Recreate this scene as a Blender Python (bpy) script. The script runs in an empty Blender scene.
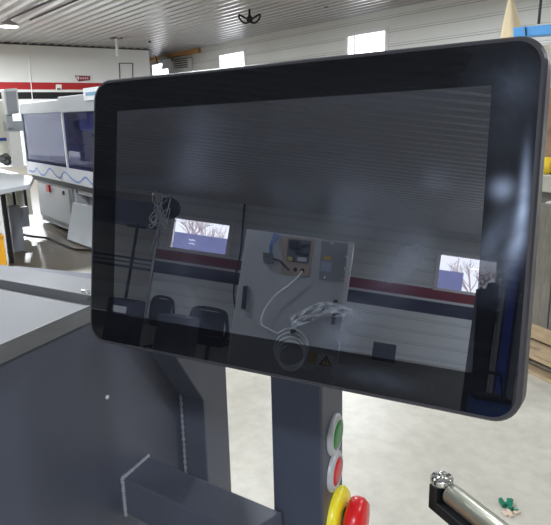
import bpy, math, random
from mathutils import Vector as V3, Matrix, noise
random.seed(7)
scene = bpy.context.scene
COL = scene.collection
PI = math.pi

# ---------------------------------------------------------------- camera frame and rays
W = Matrix(((0.602333648, 0.797884344, -0.023973917), (0.177904790, -0.163459494, -0.970376669), (-0.778167117, 0.580225445, -0.240404600)))
FPX, CX, CY = 600.5, 275.5, 262.5
EYE = V3((0, 0, 1.62))
S = 0.37                                           # screen housing height in metres
T0 = V3((-0.856, 0.327, 1.671))                    # top left corner of the screen housing
TU = V3((0.925, 0.379, 0.026)).normalized()
TN = V3((0.369, -0.914, 0.171)).normalized()
TV = TN.cross(TU).normalized()
if TV.z > 0: TV = -TV
TN = (TU.cross(TV)).normalized()
if TN.y > 0: TN = -TN
EYE_R = EYE - 2 * (EYE - T0).dot(TN) * TN

def ray(x, y): return W.transposed() @ V3(((x - CX) / FPX, (y - CY) / FPX, 1))
def at(x, y, ax, val):                              # a point seen directly, on the plane axis = val
    d = ray(x, y); return EYE + d * ((val - EYE[ax]) / d[ax])
def mir(x, y, ax, val):                             # a point seen in the glass, on the plane axis = val
    d = ray(x, y); d = d - 2 * d.dot(TN) * TN
    return EYE_R + d * ((val - EYE_R[ax]) / d[ax])
def onv(x, y, p, n):                                # on the plane through p with normal n
    d = ray(x, y); return EYE + d * ((p - EYE).dot(n) / d.dot(n))

# ---------------------------------------------------------------- materials
def srgb(c):
    def f(v):
        v /= 255
        return v / 12.92 if v <= .04045 else ((v + .055) / 1.055) ** 2.4
    return tuple(f(v) for v in c) + (1,)
MATS = {}
def mat(name, rgb, rough=.5, metal=0, spec=.5, var=0.0, scale=8, bump=0.0, emit=None, strength=0, aniso=None, rvar=0.0):
    if name in MATS: return MATS[name]
    m = bpy.data.materials.new(name); m.use_nodes = True
    nt = m.node_tree; b = nt.nodes['Principled BSDF']; L = nt.links.new
    c = srgb(rgb)
    b.inputs['Base Color'].default_value = c
    b.inputs['Roughness'].default_value = rough
    b.inputs['Metallic'].default_value = metal
    b.inputs['Specular IOR Level'].default_value = spec
    if var or bump or rvar:
        tc = nt.nodes.new('ShaderNodeTexCoord'); mp = nt.nodes.new('ShaderNodeMapping')
        L(tc.outputs['Object'], mp.inputs[0])
        if aniso: mp.inputs['Scale'].default_value = aniso
        n = nt.nodes.new('ShaderNodeTexNoise'); n.inputs['Scale'].default_value = scale; n.inputs['Detail'].default_value = 6
        n.inputs['Roughness'].default_value = .65
        L(mp.outputs[0], n.inputs['Vector'])
        if var:
            r = nt.nodes.new('ShaderNodeMapRange'); r.inputs[1].default_value = .3; r.inputs[2].default_value = .7
            L(n.outputs[0], r.inputs[0])
            mx = nt.nodes.new('ShaderNodeMix'); mx.data_type = 'RGBA'
            mx.inputs[6].default_value = tuple(min(1, v * (1 - var)) for v in c[:3]) + (1,)
            mx.inputs[7].default_value = tuple(min(1, v * (1 + var)) for v in c[:3]) + (1,)
            L(r.outputs[0], mx.inputs[0]); L(mx.outputs[2], b.inputs['Base Color'])
        if rvar:
            r2 = nt.nodes.new('ShaderNodeMapRange'); r2.inputs[1].default_value = .3; r2.inputs[2].default_value = .7
            r2.inputs[3].default_value = max(.02, rough - rvar); r2.inputs[4].default_value = min(1, rough + rvar)
            L(n.outputs[0], r2.inputs[0]); L(r2.outputs[0], b.inputs['Roughness'])
        if bump:
            bp = nt.nodes.new('ShaderNodeBump'); bp.inputs['Strength'].default_value = bump; bp.inputs['Distance'].default_value = .01
            L(n.outputs[0], bp.inputs['Height']); L(bp.outputs[0], b.inputs['Normal'])
    if emit:
        b.inputs['Emission Color'].default_value = srgb(emit); b.inputs['Emission Strength'].default_value = strength
    MATS[name] = m
    return m

def wall_mat(name, base, bands, groove=True, gap=.36, off=0.0):
    """painted steel liner panel: colour bands by height, fine horizontal grooves"""
    m = bpy.data.materials.new(name); m.use_nodes = True
    nt = m.node_tree; b = nt.nodes['Principled BSDF']; L = nt.links.new; N = nt.nodes.new
    b.inputs['Roughness'].default_value = .45
    tc = N('ShaderNodeTexCoord'); sp = N('ShaderNodeSeparateXYZ'); L(tc.outputs['Object'], sp.inputs[0])
    z = sp.outputs[2]
    def mth(op, a, bb=None):
        n = N('ShaderNodeMath'); n.operation = op
        for i, v in enumerate((a, bb)):
            if v is None: continue
            if isinstance(v, (int, float)): n.inputs[i].default_value = v
            else: L(v, n.inputs[i])
        return n.outputs[0]
    n1 = N('ShaderNodeTexNoise'); n1.inputs['Scale'].default_value = .9; n1.inputs['Detail'].default_value = 5
    L(tc.outputs['Object'], n1.inputs['Vector'])
    c = srgb(base)
    mx = N('ShaderNodeMix'); mx.data_type = 'RGBA'; L(n1.outputs[0], mx.inputs[0])
    mx.inputs[6].default_value = tuple(v * .93 for v in c[:3]) + (1,); mx.inputs[7].default_value = tuple(min(1, v * 1.05) for v in c[:3]) + (1,)
    cur = mx.outputs[2]
    for z0, z1, col in bands:
        a = mth('MULTIPLY', mth('GREATER_THAN', z, z0), mth('LESS_THAN', z, z1))
        k = N('ShaderNodeMix'); k.data_type = 'RGBA'; L(a, k.inputs[0]); L(cur, k.inputs[6]); k.inputs[7].default_value = srgb(col); cur = k.outputs[2]
    if groove:
        fr = mth('FRACT', mth('DIVIDE', mth('ADD', z, 10 + off), gap))
        g = mth('MAXIMUM', mth('LESS_THAN', fr, .045), mth('MULTIPLY', mth('GREATER_THAN', fr, .16), mth('LESS_THAN', fr, .19)))
        k = N('ShaderNodeMix'); k.data_type = 'RGBA'; k.blend_type = 'MULTIPLY'; L(mth('MULTIPLY', g, .5), k.inputs[0]); L(cur, k.inputs[6]); k.inputs[7].default_value = (.12, .12, .12, 1); cur = k.outputs[2]
        bp = N('ShaderNodeBump'); bp.inputs['Strength'].default_value = .5; bp.inputs['Distance'].default_value = .01; bp.invert = True
        L(g, bp.inputs['Height']); L(bp.outputs[0], b.inputs['Normal'])
    L(cur, b.inputs['Base Color'])
    return m

def glass_mat(name, tint=(1, 1, 1, 1), refl=.08, rough=.02, diffuse=None, dfac=0):
    m = bpy.data.materials.new(name); m.use_nodes = True
    nt = m.node_tree; nt.nodes.clear(); N = nt.nodes.new; L = nt.links.new
    out = N('ShaderNodeOutputMaterial'); t = N('ShaderNodeBsdfTransparent'); t.inputs[0].default_value = tint
    g = N('ShaderNodeBsdfGlossy'); g.inputs['Roughness'].default_value = rough
    mx = N('ShaderNodeMixShader'); mx.inputs[0].default_value = refl
    L(t.outputs[0], mx.inputs[1]); L(g.outputs[0], mx.inputs[2]); cur = mx.outputs[0]
    if diffuse:
        d = N('ShaderNodeBsdfDiffuse'); d.inputs[0].default_value = srgb(diffuse)
        m2 = N('ShaderNodeMixShader'); m2.inputs[0].default_value = dfac
        L(cur, m2.inputs[1]); L(d.outputs[0], m2.inputs[2]); cur = m2.outputs[0]
    L(cur, out.inputs[0]); return m

# ---------------------------------------------------------------- mesh builder
def wmat(o):
    m = Matrix.Translation(o.location) @ o.rotation_euler.to_matrix().to_4x4()
    return wmat(o.parent) @ m if o.parent else m
class MB:
    def __init__(s): s.v = []; s.f = []; s.sm = []
    def add(s, vs, fs, smooth=False):
        k = len(s.v); s.v += [V3(v) for v in vs]; s.f += [tuple(i + k for i in f) for f in fs]; s.sm += [smooth] * len(fs); return s
    def frame_box(s, o, a, b, c):                    # corner o, edge vectors a b c
        o, a, b, c = map(V3, (o, a, b, c))
        vs = [o, o + a, o + a + b, o + b, o + c, o + a + c, o + a + b + c, o + b + c]
        return s.add(vs, [(0, 3, 2, 1), (4, 5, 6, 7), (0, 1, 5, 4), (1, 2, 6, 5), (2, 3, 7, 6), (3, 0, 4, 7)])
    def box(s, x0, x1, y0, y1, z0, z1): return s.frame_box((x0, y0, z0), (x1 - x0, 0, 0), (0, y1 - y0, 0), (0, 0, z1 - z0))
    def prism(s, pts, ext):                          # polygon extruded by a vector
        pts = [V3(p) for p in pts]; e = V3(ext); n = len(pts)
        return s.add(pts + [p + e for p in pts], [tuple(range(n))[::-1], tuple(range(n, 2 * n))] + [(i, (i + 1) % n, n + (i + 1) % n, n + i) for i in range(n)])
    def ringed(s, rings, smooth=True, caps=True, closed=True):
        n = len(rings[0]); vs = [p for r in rings for p in r]; fs = []
        for j in range(len(rings) - 1):
            for i in range(n if closed else n - 1):
                a = j * n + i; b = j * n + (i + 1) % n; fs.append((a, b, b + n, a + n))
        s.add(vs, fs, smooth)
        if caps:
            s.add(rings[0], [tuple(range(n))[::-1]]); s.add(rings[-1], [tuple(range(n))])
        return s
    def lathe(s, o, axis, prof, n=28, smooth=True):  # prof: (radius, distance along axis)
        o = V3(o); ax = V3(axis).normalized(); u = ax.orthogonal().normalized(); w = ax.cross(u)
        return s.ringed([[o + ax * h + (u * math.cos(t) + w * math.sin(t)) * max(r, 1e-5) for t in [2 * PI * i / n for i in range(n)]] for r, h in prof], smooth)
    def tube(s, pts, r, n=10, square=False):
        pts = [V3(p) for p in pts]; rings = []; u = None
        for i, p in enumerate(pts):
            a = pts[max(0, i - 1)]; b = pts[min(len(pts) - 1, i + 1)]; t = (b - a).normalized()
            if u is None: u = t.orthogonal().normalized()
            u = (u - t * u.dot(t)).normalized(); w = t.cross(u)
            rings.append([p + (u * math.cos(q) + w * math.sin(q)) * r for q in [2 * PI * k / n for k in range(n)]])
        return s.ringed(rings)
    def build(s, name, m, parent=None, bevel=0, kind=None, label=None, subsurf=0):
        if parent is not None: origin = wmat(parent).inverted()
        else:
            lo = V3([min(v[i] for v in s.v) for i in range(3)]); hi = V3([max(v[i] for v in s.v) for i in range(3)])
            base = V3(((lo.x + hi.x) / 2, (lo.y + hi.y) / 2, lo.z)); 
            if kind == 'structure': base = V3((0, 0, 0))
            origin = Matrix.Translation(-base)
        me = bpy.data.meshes.new(name); me.from_pydata([origin @ v for v in s.v], [], s.f); me.validate()
        import bmesh
        bm = bmesh.new(); bm.from_mesh(me)
        smo = {i: f for i, f in enumerate(s.sm)}
        for i, f in enumerate(bm.faces): f.smooth = smo.get(i, False)
        bmesh.ops.recalc_face_normals(bm, faces=bm.faces); bm.to_mesh(me); bm.free()
        me.materials.append(m)
        o = bpy.data.objects.new(name, me); COL.objects.link(o)
        if parent is not None: o.parent = parent
        else: o.location = base
        if bevel:
            md = o.modifiers.new('bevel', 'BEVEL'); md.width = bevel; md.segments = 2; md.limit_method = 'ANGLE'; md.angle_limit = .6
        if kind: o['kind'] = kind
        if label: o['label'] = label
        return o
def tag(o, label, cat, group=None, kind=None):
    o['label'] = label; o['category'] = cat
    if group: o['group'] = group
    if kind: o['kind'] = kind
    return o
def thing(name, loc, label, cat, group=None):
    o = bpy.data.objects.new(name, None); COL.objects.link(o); o.location = loc; o.empty_display_size = .1
    return tag(o, label, cat, group)
def copy_tree(o, parent=None):
    c = o.copy(); COL.objects.link(c)
    if parent is not None: c.parent = parent
    for ch in [x for x in bpy.data.objects if x.parent == o and x != c]: copy_tree(ch, c)
    return c
def smooth_path(pts, n=8):
    pts = [V3(p) for p in pts]; out = []
    for i in range(len(pts) - 1):
        p0 = pts[max(0, i - 1)]; p1 = pts[i]; p2 = pts[i + 1]; p3 = pts[min(len(pts) - 1, i + 2)]
        for k in range(n):
            t = k / n
            out.append(.5 * ((2 * p1) + (p2 - p0) * t + (2 * p0 - 5 * p1 + 4 * p2 - p3) * t * t + (-p0 + 3 * p1 - 3 * p2 + p3) * t ** 3))
    return out + [pts[-1]]

# ================================================================= THE ROOM
XE, YL, YB, XS, HC = -23.3, 13.0, -18.5, 12.0, 4.3
XF = -30.0
white_paint = (232, 234, 230)
RED, BLACK, NAVY = (168, 30, 38), (14, 14, 17), (22, 26, 58)
m_wall_end = wall_mat('white end wall paint', white_paint, [(2.68, 2.93, (176, 34, 40)), (2.35, 2.59, BLACK)], False)
m_wall_back = wall_mat('white ribbed liner panel', (226, 228, 230), [(2.03, 2.36, (140, 26, 44)), (1.55, 1.95, NAVY)], True, .39, .02)
m_wall_long = wall_mat('white ribbed wall panel', white_paint, [(2.03, 2.36, (140, 26, 44)), (1.55, 1.95, NAVY)], True, .37, .0)
m_ceil = mat('galvanised white ribbed steel', (180, 181, 184), .3, .2, .6, .05, 2)
m_trimwhite = mat('white trim', (240, 240, 240), .5)

def floor_mat():
    m = bpy.data.materials.new('sealed concrete floor'); m.use_nodes = True
    nt = m.node_tree; b = nt.nodes['Principled BSDF']; L = nt.links.new; N = nt.nodes.new
    tc = N('ShaderNodeTexCoord')
    n1 = N('ShaderNodeTexNoise'); n1.inputs['Scale'].default_value = .7; n1.inputs['Detail'].default_value = 8; n1.inputs['Roughness'].default_value = .7
    n2 = N('ShaderNodeTexNoise'); n2.inputs['Scale'].default_value = 14; n2.inputs['Detail'].default_value = 5
    L(tc.outputs['Object'], n1.inputs[0]); L(tc.outputs['Object'], n2.inputs[0])
    r = N('ShaderNodeValToRGB'); r.color_ramp.elements[0].position = .32; r.color_ramp.elements[1].position = .62
    r.color_ramp.elements[0].color = srgb((170, 165, 154)); r.color_ramp.elements[1].color = srgb((198, 195, 184))
    L(n1.outputs[0], r.inputs[0])
    mx = N('ShaderNodeMix'); mx.data_type = 'RGBA'; mx.blend_type = 'MULTIPLY'; mx.inputs[0].default_value = .22
    r2 = N('ShaderNodeValToRGB'); r2.color_ramp.elements[0].position = .35; r2.color_ramp.elements[1].position = .6; r2.color_ramp.elements[0].color = (.55, .53, .5, 1)
    L(n2.outputs[0], r2.inputs[0]); L(r.outputs[0], mx.inputs[6]); L(r2.outputs[0], mx.inputs[7]); L(mx.outputs[2], b.inputs['Base Color'])
    sp = N('ShaderNodeSeparateXYZ'); L(tc.outputs['Object'], sp.inputs[0])
    def mth(op, a, bb):
        n = N('ShaderNodeMath'); n.operation = op
        for i, v in enumerate((a, bb)):
            if isinstance(v, (int, float)): n.inputs[i].default_value = v
            else: L(v, n.inputs[i])
        n.use_clamp = op == 'DIVIDE'
        return n.outputs[0]
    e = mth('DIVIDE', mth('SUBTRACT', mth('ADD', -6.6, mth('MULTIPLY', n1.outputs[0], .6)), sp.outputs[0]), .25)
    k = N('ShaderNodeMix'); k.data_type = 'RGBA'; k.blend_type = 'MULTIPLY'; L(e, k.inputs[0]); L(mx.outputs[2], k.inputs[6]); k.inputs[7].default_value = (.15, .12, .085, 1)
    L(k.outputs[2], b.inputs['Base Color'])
    b.inputs['Roughness'].default_value = .42; b.inputs['Specular IOR Level'].default_value = .4
    return m
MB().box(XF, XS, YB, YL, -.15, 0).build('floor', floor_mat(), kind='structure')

# ribbed ceiling: trapezoid ribs running along X
cb = MB(); prof = []; pitch = .305; y = YB
while y < YL - .01:
    for dy, dz in ((0, 0), (.09, 0), (.13, -.055), (.21, -.055), (.25, 0)):
        if y + dy <= YL: prof.append((y + dy, HC + dz))
    y += pitch
prof.append((YL, HC))
n = len(prof)
cb.add([(XF, a, b) for a, b in prof] + [(XS, a, b) for a, b in prof] + [(XF, a, HC + .12) for a, b in prof] + [(XS, a, HC + .12) for a, b in prof],
       [(i, i + 1, n + i + 1, n + i) for i in range(n - 1)] + [(2 * n + i, 3 * n + i, 3 * n + i + 1, 2 * n + i + 1) for i in range(n - 1)])
cb.build('ceiling', m_ceil, kind='structure')

def wall_with_holes(name, ax, pos, out, a0, a1, z1, holes, m):
    """wall in the plane axis=pos, thickness towards out, holes = (a0,a1,z0,z1)"""
    b = MB(); cuts = sorted({a0, a1} | {h[0] for h in holes} | {h[1] for h in holes})
    for c0, c1 in zip(cuts, cuts[1:]):
        hz = sorted((h[2], h[3]) for h in holes if h[0] <= c0 + 1e-4 and h[1] >= c1 - 1e-4)
        z = 0
        for h0, h1 in hz + [(z1, z1)]:
            if h0 > z:
                if ax == 1: b.box(c0, c1, min(pos, pos + out), max(pos, pos + out), z, h0)
                else: b.box(min(pos, pos + out), max(pos, pos + out), c0, c1, z, h0)
            z = max(z, h1)
    return b.build(name, m, kind='structure')

m_frame = mat('white window frame', (238, 236, 236), .45)
m_pane = glass_mat('window glass', (1, 1, 1, 1), .06)
m_winblue = mat('plain dull screen', (190, 200, 225), .6)
NW = [0]
def window(ax, pos, inside, a0, a1, z0, z1, slider=True):  # slider: a narrow side sash
    NW[0] += 1
    w = .07; d0, d1 = sorted((pos + inside * .03, pos - inside * .16)); md = (d0 + d1) / 2
    def bx(b, u0, u1, q0, q1, e0, e1):
        return b.box(u0, u1, e0, e1, q0, q1) if ax == 1 else b.box(e0, e1, u0, u1, q0, q1)
    f = MB()
    bx(f, a0 - .05, a1 + .05, z1 - w * .3, z1 + w, d0, d1); bx(f, a0 - .05, a1 + .05, z0 - w, z0 + w * .3, d0, d1)
    bx(f, a0 - .05, a0 + w, z0, z1, d0, d1); bx(f, a1 - w, a1 + .05, z0, z1, d0, d1)
    if slider: bx(f, a0 + .24, a0 + .30, z0, z1, md - .03, md + .03)
    o = f.build('window_%d' % NW[0], m_frame, kind='structure')
    p = MB(); bx(p, a0 + w, a1 - w, z0, z1, md - .004, md + .004); p.build('pane', m_pane, o)
    return o

long_w = [(-26.6, -24.9, 2.6, 3.95), (-20.75, -18.95, 2.55, 3.86), (-13.65, -12.05, 2.55, 3.78), (-5.5, -3.9, 2.5, 3.75)]
back_w = [(-7.0, -4.95, 2.46, 3.5), (1.87, 3.76, 2.4, 3.5)]
wall_with_holes('wall_right', 1, YL, .2, XF, XS, HC, long_w, m_wall_long)
for a0, a1, z0, z1 in long_w: window(1, YL, -1, a0, a1, z0, z1)
DOOR = (-13.0, -7.45, 0, 4.15)
wall_with_holes('wall_back', 1, YB, -.2, XF, XS, HC, back_w + [DOOR], m_wall_back)
for a0, a1, z0, z1 in back_w: window(1, YB, 1, a0, a1, z0, z1, False)
MB().box(XE - .2, XE, YB, 11.3, 0, HC - .035).build('wall_left', m_wall_end, kind='structure')
MB().box(XF - .2, XF, YB, YL, 0, HC).build('wall_far', m_wall_end, kind='structure')
MB().box(XS, XS + .2, YB, YL, 0, HC).build('wall_near', m_wall_back, kind='structure')
MB().box(XE, XE + .03, YB, 11.3, HC - .1, HC - .03).build('trim_1', mat('dark trim', (70, 70, 72), .6), kind='structure')
# overhead sectional door in the back wall, with three thin dark lines
m_door = wall_mat('overhead door paint with dark opening', (170, 168, 160), [(3.0, 3.9, (84, 86, 100)), (1.88, 1.95, NAVY), (1.74, 1.79, NAVY), (1.56, 1.64, NAVY)], True, .53, .1)  # broad upper band paints the darkness of an opening into the door colour
dr = MB().box(DOOR[0], DOOR[1], YB - .16, YB - .08, 0, DOOR[3]).build('door_1', m_door, kind='structure')
MB().box(DOOR[1] - .03, DOOR[1] + .05, YB - .05, YB + .04, 0, 4.15).build('door_track', mat('galvanised track', (150, 150, 152), .4, .8), dr)

# ================================================================= OUTSIDE THE WINDOWS
m_snow = mat('snowy ground', (225, 228, 235), .8, var=.05, scale=.5)
MB().box(-45, 25, -60, YB - .3, -.3, -.12).build('ground', m_snow, kind='structure')
m_trailer = mat('blue grey trailer siding', (120, 124, 165), .5, var=.06, scale=2)
def trailer(x0, x1, y, z1, label):
    t = thing('parked_trailer', ((x0 + x1) / 2, y, -.12), label, 'trailer')
    MB().box(x0, x1, y - 2.4, y, .7, z1).build('body', m_trailer, t, bevel=.03)
    for xx in (x0 + .7, x1 - .7):
        MB().lathe((xx, y + .02, .38), (0, -1, 0), [(.18, 0), (.5, 0), (.5, .28), (.18, .28)]).build('wheel', mat('tyre rubber', (25, 25, 25), .8), t)
    MB().box(x0 + .1, x1 - .1, y - 2.2, y - .2, .45, .7).build('chassis', mat('tyre rubber', (25, 25, 25), .8), t)
trailer(-13.5, -6.5, -31, 4.05, 'blue grey trailer parked outside, across the lower half of the mirrored left window')
trailer(mir(425, 280, 1, -31).x, mir(463, 280, 1, -31).x, -31, mir(450, 271, 1, -31).z, 'short blue grey trailer outside, in the corner of the mirrored right window')
m_bark = mat('bare bark', (205, 188, 186), .9)
for i, (x, y, h) in enumerate(((mir(195, 230, 1, -37).x, -37, 7.2), (mir(216, 230, 1, -45).x, -45, 8.6), (mir(478, 270, 1, -38).x, -38, 6.8))):
    b = MB(); rnd = random.Random(i)
    def branch(p, d, l, r, k):
        q = p + d * l; b.tube([p, (p + q) / 2 + V3((rnd.uniform(-.05, .05), 0, 0)) * l, q], r, 5)
        if k:
            for _ in range(4): branch(p + d * l * rnd.uniform(.5, 1), (d + V3((rnd.uniform(-.8, .8), rnd.uniform(-.8, .8), rnd.uniform(-.1, .5)))).normalized(), l * .6, r * .55, k - 1)
    branch(V3((x, y, -.12)), V3((0, 0, 1)), h * .42, .09, 4)
    tag(b.build('bare_tree', m_bark), ['leafless tree outside the mirrored left window, the nearer one', 'taller leafless tree further off outside the mirrored left window', 'leafless tree outside the mirrored right window'][i], 'tree')

# ================================================================= THE TOUCHSCREEN
def scr(u, v, w=0): return T0 + TU * (u * S) + TV * (v * S) + TN * w
def rrect(u0, u1, v0, v1, r, w, n=8):
    out = []
    for cu, cv, a0 in ((u1 - r, v0 + r, -90), (u1 - r, v1 - r, 0), (u0 + r, v1 - r, 90), (u0 + r, v0 + r, 180)):
        for k in range(n + 1):
            a = math.radians(a0 + 90 * k / n); out.append(scr(cu + r * math.cos(a), cv + r * math.sin(a), w))
    return out
def screen_mat(name, base, ior, rough, smudges_glare, dust):
    m = bpy.data.materials.new(name); m.use_nodes = True
    nt = m.node_tree; b = nt.nodes['Principled BSDF']; L = nt.links.new; N = nt.nodes.new
    b.inputs['IOR'].default_value = ior; b.inputs['Specular Tint'].default_value = (.88, .93, 1, 1)
    tc = N('ShaderNodeTexCoord')
    def mth(op, a, bb=None):
        n = N('ShaderNodeMath'); n.operation = op
        for i, v in enumerate((a, bb)):
            if v is None: continue
            if isinstance(v, (int, float)): n.inputs[i].default_value = v
            else: L(v, n.inputs[i])
        return n.outputs[0]
    nz = N('ShaderNodeTexNoise'); nz.inputs['Scale'].default_value = 9; nz.inputs['Detail'].default_value = 5; nz.inputs['Distortion'].default_value = .8
    L(tc.outputs['Object'], nz.inputs[0])
    total = None
    for (u, v, su, sv, ang, amp) in smudges_glare:
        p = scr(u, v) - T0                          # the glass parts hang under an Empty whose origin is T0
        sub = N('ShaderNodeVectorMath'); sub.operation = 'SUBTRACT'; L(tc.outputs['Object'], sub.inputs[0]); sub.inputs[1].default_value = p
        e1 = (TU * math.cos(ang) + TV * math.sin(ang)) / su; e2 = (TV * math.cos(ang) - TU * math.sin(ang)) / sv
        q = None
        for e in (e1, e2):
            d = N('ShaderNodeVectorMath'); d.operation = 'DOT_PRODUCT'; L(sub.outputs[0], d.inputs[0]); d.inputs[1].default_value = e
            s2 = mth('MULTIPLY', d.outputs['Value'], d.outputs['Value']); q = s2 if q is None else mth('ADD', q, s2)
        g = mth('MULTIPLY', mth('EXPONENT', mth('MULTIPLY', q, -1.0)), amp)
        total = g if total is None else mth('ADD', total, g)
    r = N('ShaderNodeMapRange'); r.inputs[1].default_value = .38; r.inputs[2].default_value = .62; r.inputs[3].default_value = .25; r.inputs[4].default_value = 1
    L(nz.outputs[0], r.inputs[0])
    cmb = N('ShaderNodeCombineXYZ')
    for k_, (e, sc_) in enumerate(((TU, 2.2), (TV + TU * .04, 34.0))):
        d = N('ShaderNodeVectorMath'); d.operation = 'DOT_PRODUCT'; L(tc.outputs['Object'], d.inputs[0]); d.inputs[1].default_value = e * sc_; L(d.outputs['Value'], cmb.inputs[k_])
    n3 = N('ShaderNodeTexNoise'); n3.inputs['Scale'].default_value = 1.6; n3.inputs['Detail'].default_value = 4; L(cmb.outputs[0], n3.inputs[0])
    r3 = N('ShaderNodeMapRange'); r3.inputs[1].default_value = .5; r3.inputs[2].default_value = .75; r3.inputs[3].default_value = 0; r3.inputs[4].default_value = dust * 2.4
    L(n3.outputs[0], r3.inputs[0]); wipe = r3.outputs[0]
    fac = mth('ADD', mth('MULTIPLY', total, r.outputs[0]), mth('MULTIPLY', r.outputs[0], dust)) if total is not None else mth('MULTIPLY', r.outputs[0], dust)
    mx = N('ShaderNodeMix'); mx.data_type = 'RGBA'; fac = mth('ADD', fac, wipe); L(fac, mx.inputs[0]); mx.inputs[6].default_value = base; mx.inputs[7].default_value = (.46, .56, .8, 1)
    L(mx.outputs[2], b.inputs['Base Color'])
    rr = mth('ADD', mth('MULTIPLY', fac, .12), rough); L(rr, b.inputs['Roughness'])
    return m
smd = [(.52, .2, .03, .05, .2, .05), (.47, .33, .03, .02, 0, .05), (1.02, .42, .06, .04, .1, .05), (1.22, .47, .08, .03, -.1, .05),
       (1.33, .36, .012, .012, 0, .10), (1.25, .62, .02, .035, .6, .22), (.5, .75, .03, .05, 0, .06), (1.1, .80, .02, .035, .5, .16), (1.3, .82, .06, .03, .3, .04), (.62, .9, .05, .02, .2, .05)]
smb = [(1.558, .40, .004, .035, 0, .7), (1.555, .47, .006, .03, .1, .7), (1.547, .55, .009, .03, .2, .5), (1.505, .385, .010, .010, 0, .6), (1.50, .50, .01, .03, .4, .2), (1.53, .12, .03, .02, 0, .07), (1.5, .2, .03, .06, 0, .05), (1.49, .58, .02, .03, .3, .1), (1.2, .94, .04, .01, 0, .05)]  # leading bluish blobs paint the glare streak on the right edge; others are smudges
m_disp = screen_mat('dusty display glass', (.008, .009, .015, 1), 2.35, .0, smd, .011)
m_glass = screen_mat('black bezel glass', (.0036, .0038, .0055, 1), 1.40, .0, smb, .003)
m_rim = mat('dark grey anodised rim', (58, 57, 64), .4, .3, .5)
m_blk = mat('black plastic', (22, 22, 24), .55)
scrn = thing('touchscreen_monitor', T0, 'large black glossy touchscreen with rounded corners, switched off and full of reflections', 'monitor')
R0 = .075
hb = MB(); hb.ringed([rrect(.035, 1.555, .035, .965, R0 - .02, -.05), rrect(.004, 1.586, .004, .996, R0, -.038), rrect(0, 1.59, 0, 1, R0, -.03), rrect(0, 1.59, 0, 1, R0, -.004), rrect(.006, 1.584, .006, .994, R0 - .004, 0)], smooth=False)
hb.build('housing', m_rim, scrn)
gb = MB(); gb.ringed([rrect(.014, 1.576, .014, .986, R0 - .01, -.002), rrect(.014, 1.576, .014, .986, R0 - .01, .0006)], smooth=False)
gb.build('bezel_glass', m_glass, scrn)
db = MB(); db.ringed([rrect(.132, 1.462, .12, .876, .003, 0, 1), rrect(.132, 1.462, .12, .876, .003, .0009, 1)], smooth=False)
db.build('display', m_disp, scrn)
# ---------------------------------------------------------------- the dark machine in front
ZT = 1.15
A0 = at(0, 362, 2, ZT); B0 = at(88, 321, 2, ZT)
PD = (B0 - A0); PD.z = 0; PD.normalize()
PN = V3((PD.y, -PD.x, 0))                           # panel normal, to the right towards us
if (EYE - A0).dot(PN) < 0: PN = -PN
def pan(x, y, off=0): return onv(x, y, A0 + PN * off, PN)
def ps(p): return (p - A0).dot(PD)
def P(s, z, off=0): q = A0 + PD * s + PN * off; return V3((q.x, q.y, z))
m_body = mat('blue grey enamelled steel', (76, 80, 94), .5, 0, .5, .07, 5, .03)
m_edge = mat('bare ground steel', (116, 118, 122), .45, .3, .5, .08, 30, 0, aniso=(1, 1, 6))
m_top = mat('satin steel table', (108, 110, 114), .5, .15, .5, .06, 3, rvar=.06)
m_slot = mat('dark slot', (92, 94, 98), .4, .5, .5, .1, 20)
mach = thing('woodworking_machine', V3((P(.2, 0).x, P(.2, 0).y, 0)), 'dark blue grey steel machine base with a bare metal table top, left foreground', 'machine')
s_end = ps(pan(183, 440)); 
MB().prism([P(-.9, 0), P(s_end, 0), P(s_end, ZT), P(-.9, ZT)], -PN * .62).build('side_panel', m_body, mach, bevel=.003)
# table top, its edge strip, the slot and the rear ledge
tz = pan(0, 343).z
TTH = tz - ZT
Tl = at(0, 289, 2, tz); Tr = at(84, 305, 2, tz); TD = (Tr - Tl).normalized()       # direction of the slot
def line_hit(p, d, q, e):                            # 2D intersection p + t d = q + s e
    den = d.x * e.y - d.y * e.x; t = ((q.x - p.x) * e.y - (q.y - p.y) * e.x) / den; r = p + d * t; return r
def withz(p, z): return V3((p.x, p.y, z))
def strip(front_line, back_line, z0, z1, m, name, parent, side_off=0.0, far=2.6, bevel=.002):
    a = line_hit(front_line[0], front_line[1], A0 + PN * side_off, PD); b = line_hit(back_line[0], back_line[1], A0 + PN * side_off, PD)
    pts = [a, b, b - TD * far, a - TD * far]
    return MB().prism([withz(p, z0) for p in pts], (0, 0, z1 - z0)).build(name, m, parent, bevel=bevel)
k0 = at(0, 280.5, 2, tz); k1 = at(0, 265.5, 2, tz)
near = (A0 - PD * .85, TD)
strip(near, (Tl, TD), ZT, tz, m_top, 'table_top', mach, .004)
strip((Tl, TD), (k0, TD), ZT - .01, tz - .022, m_slot, 'table_slot', mach, 0)
strip((k0, TD), (k1, TD), ZT, tz + .004, m_top, 'rear_ledge', mach, .002)
# edge strip of brushed steel along the side of the table
MB().prism([P(-.9, ZT, .004), P(ps(pan(87, 305)), ZT, .004), P(ps(pan(87, 305)), tz + .001, .004), P(-.9, tz + .001, .004)], PN * .006).build('edge_strip', m_edge, mach)
bq = onv(86.5, 292, A0, PN)
MB().lathe(bq - PN * .01, PN, [(.001, .017), (.006, .016), (.007, .012), (.007, 0)], 14).build('bolt', mat('bright zinc bolt', (230, 230, 228), .2, .9), mach)
bq = pan(107, 397)
MB().lathe(bq, PN, [(.006, 0), (.006, .003), (.001, .005)], 12).build('paint_chip', mat('chipped paint', (190, 192, 196), .6), mach)
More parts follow.
